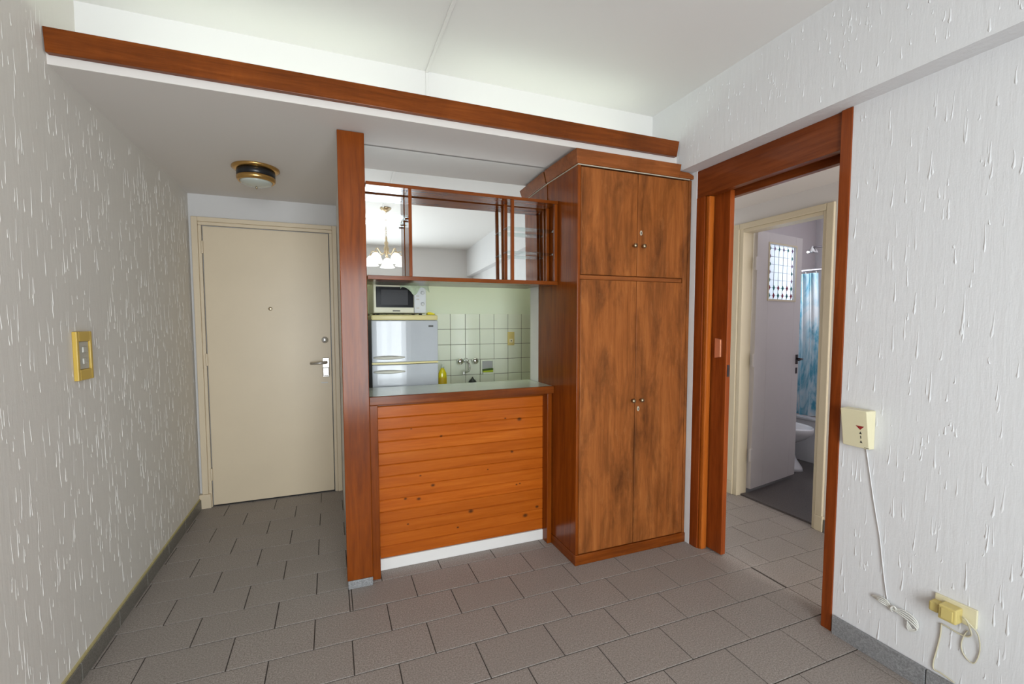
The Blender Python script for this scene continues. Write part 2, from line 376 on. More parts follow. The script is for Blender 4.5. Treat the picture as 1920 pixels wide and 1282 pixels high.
# dripped plaster relief
def drips(wall, name, mat, n, face, a0, a1, z0, z1, wid, ln, hgt, bulb=.35, skip=()):
    rnd = random.Random(name); mb = MB()
    for _ in range(n):
        a, z = rnd.uniform(a0, a1), rnd.uniform(z0, z1)
        if any(s[0] < a < s[1] and s[2] < z < s[3] for s in skip): continue
        L = rnd.uniform(*ln)*(1 if rnd.random() < .8 else .35); W = rnd.uniform(*wid); Hh = rnd.uniform(*hgt); lean = rnd.uniform(-.05, .05); bend = rnd.uniform(-.002, .002)
        seg = 6; arc = 5; vs_ = []
        for i in range(seg+1):
            t = i/seg; r = (.35+.35*t+bulb*math.exp(-((t-.82)/.13)**2))*(1 if 0 < i < seg else .12)
            for k in range(arc):
                q = math.pi*k/(arc-1)
                aa = a+lean*L*t+bend*math.sin(t*4)+math.cos(q)*W*r*.5; zz = z-L*t; h = math.sin(q)*Hh*r-.0004
                vs_.append((face[0]+face[1]*h, aa, zz))
        mb.add(vs_, [(i*arc+k, i*arc+k+1, (i+1)*arc+k+1, (i+1)*arc+k) for i in range(seg) for k in range(arc-1)], True)
    return mb.build(name, mat, wall, kind='stuff')
drips(wr, 'plaster_drips', 'drip', 480, (XR, -1), .1, 1.19, .1, ZRB-.01, (.005, .010), (.03, .13), (.0011, .0028))
drips(wr, 'beam_drips', 'drip', 240, (XB, -1), .1, 2.03, ZRB+.05, ZU-.01, (.005, .010), (.02, .06), (.0014, .003))
drips(wl, 'plaster_drips', 'drip_l', 1100, (XL, 1), .6, 2.08, .12, ZU, (.0025, .005), (.03, .12), (.0012, .0026), .2)
drips(wl, 'passage_drips', 'drip_l', 1100, (XL, 1), 2.08, YD-.02, .12, ZS-.01, (.0025, .005), (.03, .12), (.0012, .0026), .2)

# skirting
bl_ = thing('baseboard_left', (XL, 2.0, 0), 'dark brown-grey stone skirting along the left wall', 'skirting', kind='structure')
y = YREAR
while y < YD-.05:
    y2 = min(y+.318, YD-.02); bx(XL, XL+.014, y, y2-.003, 0, .07).build('skirting_piece', 'base_l', bl_, .002); y += .32
bx(XL, XL+.008, YREAR, YD-.02, .07, .078).build('yellowed_sealant', plain('yellow_sealant', (.5, .43, .2), .7), bl_)
br_ = thing('baseboard_right', (XR, .5, 0), 'grey speckled stone skirting under the white right wall', 'skirting', kind='structure')
y = 1.196
while y > YREAR+.05:
    y2 = max(y-.32, YREAR); bx(XR-.016, XR, y2+.003, y, 0, .08).build('skirting_piece', 'base_r', br_, .002); y -= .32

# cove fascia board, conduit
fb = struct('trim_1', MB().prism([(XL+.002, 2.402), (XL+.006, 2.315), (1.908, 2.313), (1.925, 2.402)], 'y', 2.060, 2.083), 'wood_x', 'long dark brown fascia board running under the cove ceiling', 'board', .002)
cd = thing('ceiling_conduit', (.495, 1.2, 2.6), 'thin white cable conduit running over the ceiling and down the cove wall', 'conduit')
bx(.487, .503, .13, YBK, ZU-.009, ZU).build('ceiling_run', 'ceil', cd, .003)
bx(.488, .502, YBK-.008, YBK, 2.34, ZU-.009).build('wall_run', 'ceil', cd, .003)

# ------------------------------------------------------------------ tall post
pt = thing('wooden_post', (.115, 2.29, 0), 'tall brown wooden post between entrance passage and bar counter', 'post')
bx(.052, .178, 2.275, 2.306, .045, ZS-.003).build('post_board', 'wood', pt, .003)
bx(.056, .178, 2.276, 2.306, 0, .043).build('stone_plinth', 'base_r', pt, .003)

# ------------------------------------------------------------------ bar
bar = thing('bar_counter_base', (.72, 2.41, 0), 'orange pine plank bar front below the kitchen hatch', 'bar')
bx(.18, 1.247, 2.415, 2.52, 0, .93).build('carcass', 'wood_x', bar)
n = 13; z0, z1 = .066, .908
for i in range(n):
    a = z0+(z1-z0)*i/n; b_3 = z0+(z1-z0)*(i+1)/n
    dy = random.uniform(0, .0025)
    MB().prism([(2.416, a), (2.403-dy, a), (2.400-dy, a+.004), (2.400-dy, b_3-.005), (2.405-dy, b_3-.0008), (2.416, b_3-.0008)], 'x', .222, 1.232).build('plank', 'pine', bar)
bx(.222, 1.232, 2.394, 2.416, 0, .064).build('skirting', 'white_paint', bar, .003)
bx(.180, .222, 2.318, 2.415, 0, .93).build('side_trim', 'wood', bar, .003)
bx(1.216, 1.2465, 2.335, 2.415, 0, .93).build('side_trim', 'wood', bar, .003)
bx(.222, 1.216, 2.385, 2.42, .91, .93).build('top_rail', 'wood_x', bar, .002)
ct = thing('bar_countertop', (.71, 2.48, .932), 'pale grey-green laminate bar top with a brown wooden front edge', 'countertop')
bx(.18, 1.247, 2.332, 2.655, .935, .975).build('laminate_top', 'laminate', ct, .002)
bx(.18, 1.247, 2.310, 2.331, .931, .9755).build('front_edge', 'wood_x', ct, .003)

# ------------------------------------------------------------------ wardrobe
wd = thing('wardrobe', (1.635, 2.29, 0), 'tall worn brown built-in wardrobe with four flat doors', 'wardrobe')
bx(1.2485, 1.266, 2.058, 2.527, .058, 2.188).build('side_panel', 'wood', wd, .002)
bx(2.003, 2.022, 2.058, 2.527, .0, 2.188).build('side_panel', 'worn', wd, .002)
bx(1.268, 2.0, 2.082, 2.5, .06, 2.186).build('carcass', 'worn', wd)
for x0, x1 in ((1.2675, 1.6335), (1.6365, 1.968)):
    for z0, z1, up in ((.062, 1.587, 0), (1.614, 2.181, 1)):
        d = bx(x0, x1, 2.056, 2.08, z0, z1).build('door', 'worn', wd, .003)
        left = x0 < 1.5
        kz = 1.782 if up else .907; kx = 1.607 if left else 1.668
        if not up: kx += .004 if left else .002
        MB().lathe([(.004, 0), (.0045, .012), (.010, .015), (.0125, .021), (.011, .027), (.005, .030), (.0005, .031)], (kx, 2.056, kz), '-y', 16).build('knob', 'old_brass', d)
        if not left:
            ez, ex = (1.858, 1.659) if up else (.856, 1.657)
            el = MB(); s0 = 12
            prof = [(ex+.008*math.cos(2*math.pi*k/s0), ez+.014*math.sin(2*math.pi*k/s0)) for k in range(s0)]
            el.prism(prof, 'y', 2.0535, 2.057); e_ = el.build('keyhole_plate', 'pale_metal', d)
            bx(ex-.0022, ex+.0022, 2.0525, 2.0545, ez-.007, ez+.006).build('keyhole', 'black', d)
bx(1.2675, 1.968, 2.068, 2.09, 1.589, 1.612).build('middle_rail', 'crown', wd, .002)
bx(1.970, 2.003, 2.062, 2.09, .06, 2.186).build('stile', 'worn', wd, .003)
# plinth and flared crown
bx(1.244, 2.023, 2.052, 2.085, 0, .058).build('plinth_front', 'wood_x', wd, .003)
bx(1.244, 1.262, 2.086, 2.335, 0, .058).build('plinth_side', 'wood_y', wd, .003)
cr = MB(); z0, z1 = 2.193, 2.262
def ringo(z, o): return [(1.248-o, 2.400, z), (1.248-o, 2.058-o, z), (1.918, 2.058-o, z), (1.918, 2.400, z)]
cr.add(ringo(z0, .010)+ringo(z1, .026), [(0, 1, 2, 3), (7, 6, 5, 4), (0, 4, 5, 1), (1, 5, 6, 2), (2, 6, 7, 3), (3, 7, 4, 0)]); cr.build('crown_moulding', 'crown', wd, .002)
MB().prism([(1.918, 2.193), (2.023, 2.193), (2.023, 2.212), (1.985, 2.226), (1.918, 2.229)], 'y', 2.044, 2.5).build('crown_end', 'crown', wd, .002)
MB().box(1.245, 2.004, 2.053, 2.06, 2.188, 2.192).box(1.245, 1.25, 2.06, 2.527, 2.188, 2.192).build('pale_gap_strip', 'edge', wd)  # added strip imitating the pale gap line below the crown

# ------------------------------------------------------------------ kitchen wall cabinet, mirror, display shelf
kc = thing('kitchen_wall_cabinet', (.71, 2.56, 1.585), 'brown overhead cabinet whose underside shows above the kitchen hatch', 'cabinet')
bx(.168, 1.246, 2.432, 2.70, 1.602, ZS-.003).build('body', 'wood_x', kc, .002)
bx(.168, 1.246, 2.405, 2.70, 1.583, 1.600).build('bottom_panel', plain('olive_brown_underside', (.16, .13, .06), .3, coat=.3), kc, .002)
te, tt = math.radians(-.6), math.radians(1.0)
def my(x, z): return 2.413+(math.sin(te)*(x-.7)+math.sin(tt)*(z-2.283))/(math.cos(te)*math.cos(tt))
mr = MB(); q = [(.170, 1.603), (1.245, 1.603), (1.245, 2.278), (.170, 2.278)]
mr.add([(x, my(x, z), z) for x, z in q]+[(x, my(x, z)+.004, z) for x, z in q], [(0, 1, 2, 3), (7, 6, 5, 4), (0, 4, 5, 1), (1, 5, 6, 2), (2, 6, 7, 3), (3, 7, 4, 0)])
tag(mr.build('mirror', 'mirror'), 'large mirror panel behind the wooden display shelf', 'mirror')
ds = thing('display_shelf', (.715, 2.33, 1.572), 'open brown wooden display shelf with slim uprights and glass shelves', 'shelf')
bx(.18, 1.2465, 2.27, 2.395, 2.035, 2.052).build('top_board', 'wood_x', ds, .002)
bx(.18, 1.2465, 2.27, 2.395, 1.573, 1.594).build('bottom_board', 'wood_x', ds, .002)
bx(.388, .405, 2.272, 2.392, 1.594, 2.035).build('divider', 'wood', ds, .002)
for x, y0 in ((.955, 2.272), (.955, 2.372), (1.2265, 2.272), (1.2265, 2.372)):
    bx(x, x+.018, y0, y0+.018, 1.594, 2.035).build('upright', 'wood', ds, .002)
bx(.182, .386, 2.285, 2.388, 1.898, 1.904).build('glass_shelf', 'glass', ds, .001)
for z in (1.886, 1.752): bx(.945, 1.244, 2.292, 2.368, z, z+.006).build('glass_shelf', 'glass', ds, .001)
for y0 in (2.305, 2.365):
    MB().lathe([(.004, 0), (.004, .012), (.006, .013), (.006, .016)], (.388, y0, 1.891), '-x', 10).build('shelf_pin', 'chrome', ds)

# ------------------------------------------------------------------ entrance door
d1 = thing('door_1', (-.42, YD, 0), 'plain cream entrance door with peephole and lever handle', 'door', kind='structure')
lf = bx(-.838, .004, YD-.022, YD-.001, .012, 2.055).build('door_leaf', 'cream', d1, .003)
bx(-.842, .008, YD-.006, YD-.0005, .0, 2.058).build('door_gap', 'black', d1)
bx(-.905, -.866, YD-.034, YD, .105, 2.118).build('casing', 'cream', d1, .004)
bx(-.866, -.845, YD-.024, YD, .0, 2.0615).build('casing_stop', 'cream', d1, .003)
bx(-.924, -.85, YD-.042, YD, 0, .105).build('casing_block', 'cream', d1, .003)
bx(.032, .066, YD-.034, YD, 0, 2.118).build('casing', 'cream', d1, .004)
bx(.010, .032, YD-.024, YD, 0, 2.0615).build('casing_stop', 'cream', d1, .003)
bx(-.866, .032, YD-.034, YD, 2.086, 2.118).build('casing', 'cream', d1, .004)
bx(-.866, .032, YD-.024, YD, 2.062, 2.086).build('casing_stop', 'cream', d1, .003)
for z in (1.86, 1.05, .2):
    MB().lathe([(.007, 0), (.008, .005), (.008, .085), (.006, .09)], (-.843, YD-.026, z), 'z', 10).build('hinge', 'cream', d1)
MB().lathe([(.013, 0), (.013, .004), (.008, .006), (.001, .006)], (-.419, YD-.022, 1.468), '-y', 16).build('peephole', 'old_brass', lf)
MB().lathe([(.026, 0), (.026, .004), (.018, .009), (.006, .012), (.001, .012)], (-.040, YD-.022, 1.227), '-y', 18).build('deadbolt', 'chrome', lf)
hp = bx(-.062, -.012, YD-.032, YD-.022, .935, 1.085).build('handle_plate', 'steel', lf, .003)
MB().tube([(-.035, YD-.03, 1.05), (-.035, YD-.07, 1.05), (-.045, YD-.078, 1.05), (-.15, YD-.078, 1.046)], [.011, .011, .011, .009], 10).build('lever', 'steel', lf)
bx(-.06, -.014, YD-.045, YD-.032, .945, 1.01).build('lock_case', 'steel', lf, .004)
bx(-.075, -.025, YD-.025, YD-.022, .885, .893).build('wear_mark', 'ceil', lf)

# ------------------------------------------------------------------ ceiling lamp
lp = thing('ceiling_lamp', (-.392, 3.01, ZS-.10), 'round flush ceiling lamp with brass rims and black band', 'lamp')
L0 = (-.392, 3.01)
MB().lathe([(.002, ZS-.001), (.128, ZS-.001), (.130, ZS-.008), (.118, ZS-.016), (.100, ZS-.020), (.002, ZS-.02)], (*L0, 0), 'z', 40).build('ceiling_plate', 'brass', lp)
MB().lathe([(.098, ZS-.018), (.104, ZS-.022), (.104, ZS-.052), (.098, ZS-.056)], (*L0, 0), 'z', 40).build('band', 'black', lp)
MB().lathe([(.100, ZS-.054), (.106, ZS-.058), (.104, ZS-.074), (.094, ZS-.084), (.088, ZS-.080), (.09, ZS-.056)], (*L0, 0), 'z', 40).build('lower_rim', 'brass', lp)
MB().lathe([(.091, ZS-.080), (.080, ZS-.092), (.055, ZS-.102), (.025, ZS-.107), (.001, ZS-.108)], (*L0, 0), 'z', 40).build('glass_dome', 'frost', lp)
MB().lathe([(.004, ZS-.106), (.006, ZS-.112), (.004, ZS-.120), (.0005, ZS-.123)], (*L0, 0), 'z', 12).build('finial', 'old_brass', lp)

# ------------------------------------------------------------------ wall fittings, left
sw = thing('light_switch', (XL, 2.192, 1.134), 'aged yellow light switch plate with two toggles on the left wall', 'switch')
MB().box(XL, XL+.016, 2.134, 2.15, 1.134, 1.325).box(XL, XL+.016, 2.234, 2.25, 1.134, 1.325).box(XL, XL+.016, 2.15, 2.234, 1.134, 1.176).box(XL, XL+.016, 2.15, 2.234, 1.286, 1.325).build('plate', 'yellow_plate', sw, .003)
bx(XL, XL+.009, 2.151, 2.233, 1.177, 1.285).build('insert', 'insert', sw, .001)
for z in (1.253, 1.208): bx(XL+.009, XL+.016, 2.178, 2.206, z-.012, z+.012).build('toggle', 'insert', sw, .003)

# ------------------------------------------------------------------ doorway on the right
dw = thing('trim_2', (2.08, 1.65, 0), 'reddish wooden lining framing the doorway to the bathroom', 'door frame', kind='structure')
bx(2.019, 2.158, 1.206, 1.248, 0, ZRB-.001).build('near_jamb', 'red_wood', dw, .002)
bx(2.030, 2.078, 1.248, 2.06, 2.075, ZRB-.001).build('header', 'red_wood_y', dw, .002)
bx(2.122, 2.158, 1.248, 2.06, 2.052, ZRB-.001).build('rear_header', 'red_wood_y', dw, .002)
bx(2.079, 2.121, 1.248, 2.06, 2.10, 2.11).build('track', 'black', dw)
bx(2.026, 2.034, 1.962, 2.022, .0, 2.075).build('far_jamb', 'red_wood', dw, .002)
bx(2.034, 2.040, 1.952, 2.022, .0, 2.073).build('far_jamb_bead', 'wood', dw, .002)
bx(2.040, 2.080, 1.940, 2.022, .0, 2.074).build('far_jamb_post', 'orange_highlight_wood', dw, .006)
bx(2.126, 2.158, 1.95, 2.02, .0, 2.052).build('far_jamb_rear', 'red_wood', dw, .002)
d2 = thing('door_2', (2.1, 1.96, 0), 'reddish wooden pocket door slid almost fully into the wall', 'door', kind='structure')
bx(2.086, 2.118, 1.842, 2.30, .008, 2.085).build('door_leaf', 'red_wood', d2, .002)
hd = MB().prism([(1.875, 1.255), (1.915, 1.262), (1.915, 1.148), (1.875, 1.155)], 'x', 2.076, 2.087).build('finger_pull', plain('copper_pull', (.75, .33, .18), .35, .6), d2, .002)
bx(2.094, 2.110, 1.838, 1.843, 1.045, 1.112).build('latch_plate', 'dark_metal', d2, .001)

# ------------------------------------------------------------------ small hall and bathroom
struct('wall_hall', MB().box(2.95, 3.03, -1.2, 1.885, -.05, 2.3).box(2.95, 3.03, 2.475, 2.7, -.05, 2.3).box(2.95, 3.03, 1.885, 2.475, 2.04, 2.8), 'white_paint', 'white hall wall around the cream bathroom door frame', 'wall')
struct('wall_hall_end', bx(2.155, 2.96, 2.6, 2.7, -.05, 2.3), 'grey_paint', 'white end wall strip of the small hall beside pocket door', 'wall')
struct('wall_hall_near', MB().box(2.125, 2.20, -1.3, -1.2, -.05, 2.3).box(2.90, 3.03, -1.3, -1.2, -.05, 2.3).box(2.2, 2.9, -1.3, -1.2, -.05, .55).box(2.2, 2.9, -1.3, -1.2, 2.05, 2.3), 'grey_paint', 'hidden near end wall of the small hall with an added window', 'wall')
struct('ceiling_hall', bx(2.155, 3.0, -1.3, 2.7, 2.216, 2.3), 'soffit', 'low grey ceiling of the small hall', 'ceiling')
struct('baseboard_hall', bx(2.936, 2.95, -1.2, 1.82, 0, .085), 'base_r', 'speckled stone skirting beside the cream bathroom door frame', 'skirting')
fr = thing('trim_3', (2.98, 2.18, 0), 'cream painted bathroom door frame', 'door frame', kind='structure')
for y0, y1, y2, y3 in ((1.832, 1.878, 1.878, 1.900), (2.505, 2.556, 2.470, 2.505)):
    bx(2.932, 2.95, y0, y1, .10, 2.098).build('casing', 'cream2', fr, .005)
    bx(2.930, 2.95, y0-.004 if y0 < 2 else y0, y1 if y0 < 2 else y1+.004, 0, .10).build('casing_block', 'cream2', fr, .003)
    bx(2.940, 3.045, y2, y3, 0, 2.06).build('jamb', 'cream2', fr, .004)
bx(2.932, 2.95, 1.878, 2.505, 2.055, 2.098).build('head_casing', 'cream2', fr, .005)
bx(2.940, 3.045, 1.900, 2.470, 2.030, 2.055).build('head_jamb', 'cream2', fr, .004)
struct('floor_bathroom', bx(2.985, 5.1, 1.4, 3.5, -.06, .012), 'bath_floor', 'dark grey bathroom floor', 'floor')
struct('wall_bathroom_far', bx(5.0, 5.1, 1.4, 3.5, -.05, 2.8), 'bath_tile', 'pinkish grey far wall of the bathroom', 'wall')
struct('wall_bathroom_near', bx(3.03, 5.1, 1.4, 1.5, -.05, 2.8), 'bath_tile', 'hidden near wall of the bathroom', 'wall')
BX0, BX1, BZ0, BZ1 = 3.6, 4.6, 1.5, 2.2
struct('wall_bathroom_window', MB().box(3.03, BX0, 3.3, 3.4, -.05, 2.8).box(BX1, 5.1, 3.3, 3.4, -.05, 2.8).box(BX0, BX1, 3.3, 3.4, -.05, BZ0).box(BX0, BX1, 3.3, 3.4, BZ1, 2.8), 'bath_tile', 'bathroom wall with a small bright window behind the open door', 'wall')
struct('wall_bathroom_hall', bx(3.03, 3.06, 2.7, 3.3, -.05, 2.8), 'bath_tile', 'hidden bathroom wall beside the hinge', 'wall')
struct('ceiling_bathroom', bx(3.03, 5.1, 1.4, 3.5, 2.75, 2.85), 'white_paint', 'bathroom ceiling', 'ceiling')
def window(name, label, x0, x1, z0, z1, y, n, t=.05):
    w_ = thing(name, ((x0+x1)/2, y, z0), label, 'window', kind='structure')
    fm = MB().box(x0, x1, y-.02, y+.02, z0, z0+t).box(x0, x1, y-.02, y+.02, z1-t, z1)
    for i in range(n+1):
        x = x0+(x1-x0-t)*i/n; fm.box(x, x+t, y-.02, y+.02, z0+t, z1-t)
    fm.build('window_frame', 'pcap', w_)
    for i in range(n):
        a = x0+(x1-x0-t)*i/n+t; b = x0+(x1-x0-t)*(i+1)/n
        bx(a, b, y-.002, y+.002, z0+t, z1-t).build('pane', 'pane', w_)
window('window_1', 'large balcony window behind the photographer', WX0, WX1, WZ0, WZ1, YREAR-.08, 2, .06)
window('added_window_3', 'unseen window added at the near end of the small hall', 2.2, 2.9, .55, 2.05, -1.25, 1, .04)  # unseen window, added as the inferred source of the hall light
window('window_2', 'small bathroom window glowing through the leaded glass', BX0, BX1, BZ0, BZ1, 3.35, 2, .035)

# bathroom door, opened inwards
ang = math.atan2(.12, .69); HX, HY = 3.055, 2.462
d3 = thing('door_3', (HX, HY, 0), 'open pale bathroom door with a leaded glass light', 'door', kind='structure')
rot = Matrix.Rotation(ang, 4, 'Z')
d3.rotation_euler = (0, 0, ang); d3['_o'] = (0, 0, 0)       # parts below are in the door's own frame
W3 = .67; t0, t1 = -.018, .018
px0, px1, pz0, pz1 = .165, .565, 1.535, 1.965
mb = MB().box(0, px0, t0, t1, .045, 2.05).box(px1, W3, t0, t1, .045, 2.05).box(px0, px1, t0, t1, .045, pz0).box(px0, px1, t0, t1, pz1, 2.05)
mb.build('door_leaf', 'door_grey', d3, .002)
bd = MB().box(px0-.012, px1+.012, t0-.006, t0, pz0-.014, pz0).box(px0-.012, px1+.012, t0-.006, t0, pz1, pz1+.012).box(px0-.012, px0, t0-.006, t0, pz0, pz1).box(px1, px1+.012, t0-.006, t0, pz0, pz1)
bd.build('glazing_bead', 'cream2', d3)
bx(px0, px1, -.003, .003, pz0, pz1).build('leaded_pane', 'milk', d3)
cm = MB(); cols, rows = 6, 7
cxs = [px0+(px1-px0)*(i+.5)/cols for i in range(cols)]; czs = [pz0+(pz1-pz0)*(j+.5)/rows for j in range(rows)]
for c in cxs: cm.box(c-.0012, c+.0012, -.006, -.003, pz0, pz1)
for r in czs: cm.box(px0, px1, -.006, -.003, r-.0012, r+.0012)
cm.build('lead_came', plain('lead_strip', (.30, .32, .35), .6), d3)
M['dia_r'] = translucent('red_leaded_glass', (.35, .02, .06), .5)[0]; M['dia_t'] = translucent('teal_leaded_glass', (.03, .26, .24), .5)[0]; M['dia_p'] = translucent('mauve_leaded_glass', (.35, .22, .36), .6)[0]
for j, r in enumerate(czs):
    for i, c in enumerate(cxs):
        edge = j < 2 or i == 0 or i == cols-1 or j == rows-1
        s = .020 if j < 2 else .015
        if not edge: continue
        mname = ('dia_t' if i % 2 == 0 else 'dia_r') if j == 0 else ('dia_r' if (i+j) % 2 else 'dia_t') if j == 1 else ('dia_p' if (i+j) % 2 else 'dia_t')
        MB().prism([(c-s*.75, r), (c, r-s), (c+s*.75, r), (c, r+s)], 'y', -.009, -.006).build('glass_diamond', mname, d3)
for z in (1.8, 1.06, .32):
    bx(-.03, .004, -.028, -.012, z-.05, z+.05).build('hinge', 'door_grey', d3, .002)
bx(W3-.05, W3-.02, t0-.006, t0, 1.0, 1.08).build('handle_plate', 'dark_metal', d3, .001)
MB().tube([(W3-.035, t0, 1.045), (W3-.035, t0-.045, 1.045), (W3-.11, t0-.05, 1.04)], .008, 8).build('lever', 'dark_metal', d3)
bx(W3-.045, W3-.025, t0-.005, t0, .92, .97).build('keyhole_plate', 'dark_metal', d3, .001)

# bathroom fittings
bt = thing('bathtub', (4.62, 2.3, .012), 'white bathtub with a panelled front behind the shower curtain', 'bathtub')
bx(4.26, 4.30, 1.52, 3.28, .012, .415).build('front_panel', 'ceramic', bt, .006)
MB().box(4.245, 4.33, 1.505, 3.29, .415, .445).box(4.90, 4.99, 1.505, 3.29, .415, .445).box(4.33, 4.90, 1.505, 1.6, .415, .445).box(4.33, 4.9, 3.2, 3.29, .415, .445).build('rim', 'ceramic', bt, .01, seg=3)
bx(4.31, 4.94, 1.56, 3.25, .06, .12).build('basin', 'ceramic', bt)
sc_ = thing('shower_curtain', (4.22, 2.95, .46), 'blue-splashed white shower curtain hanging over the tub', 'curtain')
cu = MB(); nn_ = 70; vs_ = []
for i in range(nn_+1):
    t = i/nn_; yy = 2.755+.52*t; xx = 4.222+.022*math.sin(t*46)+.008*math.sin(t*17+1)
    for z, spread in ((1.81, 1), (1.2, 1.0), (.47, 1.0)):
        vs_.append((4.222+(xx-4.222)*spread, yy-(0.0 if z > 1.5 else .03 if z > 1 else .03)*(1-t), z))
cu.add(vs_, [(i*3+k, i*3+k+1, (i+1)*3+k+1, (i+1)*3+k) for i in range(nn_) for k in range(2)], True); cu.build('curtain_sheet', 'curtain', sc_)
for i in range(6):
    yy = 2.77+.095*i
    MB().tube([(4.22, yy, 1.80), (4.226, yy, 1.812), (4.22, yy, 1.825)], .0035, 6).build('curtain_hook', 'wire', sc_)
tag(MB().tube([(4.22, 1.5, 1.838), (4.22, 3.3, 1.838)], .0125, 10).build('curtain_rod', 'dark_metal'), 'dark shower curtain rod across the bathroom', 'rod')
sh = thing('wall_shower', (4.45, 2.9, 2.0), 'chrome shower head on a thin arm above the curtain rod', 'shower')
h0 = hit(1525, 466, 'x', 4.45)
MB().tube([(4.45, 1.5, h0[2]+.01), (4.45, h0[1], h0[2]+.01)], .009, 8).build('arm', 'dark_metal', sh)
MB().lathe([(.012, .03), (.018, .01), (.04, -.01), (.045, -.03), (.04, -.035), (.001, -.035)], (4.45, h0[1]+.01, h0[2]-.005), 'z', 20).build('spray_head', 'chrome', sh)
bi = thing('bidet', (3.9, 2.72, .012), 'white pedestal bidet half hidden behind the open bathroom door', 'bidet')
bm_ = MB(); prof = []
def oval(z, rx, ry, cy_=2.86, cx_=3.93, seg=28): return [(cx_+rx*math.cos(2*math.pi*k/seg), cy_+ry*math.sin(2*math.pi*k/seg), z) for k in range(seg)]
lv = [(.402, .165, .265, 2.85), (.410, .175, .278, 2.85), (.398, .182, .286, 2.85), (.36, .18, .28, 2.85), (.30, .155, .235, 2.87), (.25, .115, .18, 2.90)]
vs_ = [q for z, rx, ry, c in lv for q in oval(z, rx, ry, c)]; seg = 28
inner = [q for z, rx, ry, c in ((.39, .15, .25, 2.85), (.33, .12, .2, 2.85), (.30, .06, .1, 2.85)) for q in oval(z, rx, ry, c)]
allv = inner[::-1][:0]+[q for z, rx, ry, c in ((.30, .06, .1, 2.85), (.33, .12, .2, 2.85), (.39, .15, .25, 2.85)) for q in oval(z, rx, ry, c)]+vs_
L_ = len(allv)//seg
bm_.add(allv, [(i*seg+k, i*seg+(k+1) % seg, (i+1)*seg+(k+1) % seg, (i+1)*seg+k) for i in range(L_-1) for k in range(seg)]+[tuple(range(seg))], True); bm_.build('bowl', 'ceramic', bi)
pd_ = MB(); lv = [(.27, .12, .185, 2.90), (.2, .10, .16, 2.90), (.1, .105, .18, 2.88), (.04, .12, .215, 2.865), (.012, .125, .222, 2.86)]
vs_ = [q for z, rx, ry, c in lv for q in oval(z, rx, ry, c)]
pd_.add(vs_, [(i*seg+k, i*seg+(k+1) % seg, (i+1)*seg+(k+1) % seg, (i+1)*seg+k) for i in range(4) for k in range(seg)]+[tuple(range(seg)), tuple(range(4*seg, 5*seg))], True); pd_.build('pedestal', 'ceramic', bi)

# ------------------------------------------------------------------ right wall fittings
ic = thing('intercom_box', (XR, 1.12, .84), 'cream wedge-shaped wall box with a red triangle beside the doorway', 'wall box')
yA, yB, zA, zB = 1.078, 1.182, .842, .998
xt, xb = XR-.052, XR-.026
MB().add([(XR, yA, zA), (XR, yB, zA), (XR, yB, zB), (XR, yA, zB), (xb, yA+.004, zA), (xb, yB-.004, zA), (xt, yB-.004, zB), (xt, yA+.004, zB)],
         [(0, 1, 2, 3), (4, 7, 6, 5), (0, 4, 5, 1), (1, 5, 6, 2), (2, 6, 7, 3), (3, 7, 4, 0)]).build('housing', 'pale_plate', ic, .003)
def fx(z): return xb+(xt-xb)*(z-zA)/(zB-zA)-.0006
def mark(name, poly, mat):
    MB().add([(fx(z), y_, z) for y_, z in poly]+[(fx(z)+.001, y_, z) for y_, z in poly],
             [tuple(range(len(poly))), tuple(range(2*len(poly)-1, len(poly)-1, -1))]+[(i, (i+1) % len(poly), (i+1) % len(poly)+len(poly), i+len(poly)) for i in range(len(poly))]).build(name, mat, ic)
mark('red_triangle', [(1.124, .934), (1.094, .934), (1.109, .918)], 'red')
for z in (.905, .888, .868): mark('printed_mark', [(1.1085, z+.007), (1.104, z-.004), (1.113, z-.004)] if z != .888 else [(1.110, z+.006), (1.107, z+.006), (1.107, z-.006), (1.110, z-.006)], 'ink')
mark('printed_line', [(1.099, .8475), (1.082, .8475), (1.082, .846), (1.099, .846)], 'ink')
def wp(u, v, x=XR-.004): return tuple(hit(u, v, 'x', x))
cb = thing('cable_bundle', (XR, .98, .2), 'white cable running down from the wall box to a tied coil above the skirting', 'cable')
MB().tube(spline([wp(1624, 838), wp(1630, 880), wp(1637, 930), wp(1641, 955), wp(1650, 1010), wp(1654, 1050), wp(1660, 1100), wp(1664, 1124)]), .002, 6).build('wall_run', 'drip', cb)
for k in range(4):
    d = (k-1.5)*3
    pts = [wp(1634+k*2, 1118+d*.5, XR-.006), wp(1648, 1122+d, XR-.012-.003*k), wp(1662, 1130+d*1.1, XR-.015), wp(1674, 1141+d*.3, XR-.013), wp(1690, 1148+d*1.2, XR-.015), wp(1708, 1160+d*1.6, XR-.014), wp(1719, 1172+d*1.5, XR-.01), wp(1721-k*2, 1180+d*.6, XR-.008), wp(1710-k*2, 1180+d*.3, XR-.008), wp(1700, 1168+d, XR-.01)]
    MB().tube(spline(pts), .0024, 6).build('coil_strand', 'wire', cb)
MB().tube(spline([wp(1672, 1146, XR-.006), wp(1670, 1140, XR-.02), wp(1674, 1136, XR-.02), wp(1679, 1140, XR-.02), wp(1678, 1146, XR-.006)]), .0035, 6).build('knot', 'wire', cb)
so = thing('wall_socket', (XR, .81, .3), 'cream socket plate low on the right wall with a yellowed plug adapter', 'socket')
yy0, yy1 = .756, .866
bx(XR-.010, XR, yy0, yy1, .312, .378).build('plate', 'pale_plate', so, .002)
bx(XR-.052, XR-.010, .790, .838, .314, .366).build('adapter', 'yellow_socket', so, .004)
bx(XR-.055, XR-.051, .798, .830, .321, .358).build('adapter_face', 'yellow_socket', so, .002)
bx(XR-.040, XR-.002, .842, .870, .320, .356).build('plug', 'yellow_socket', so, .006)
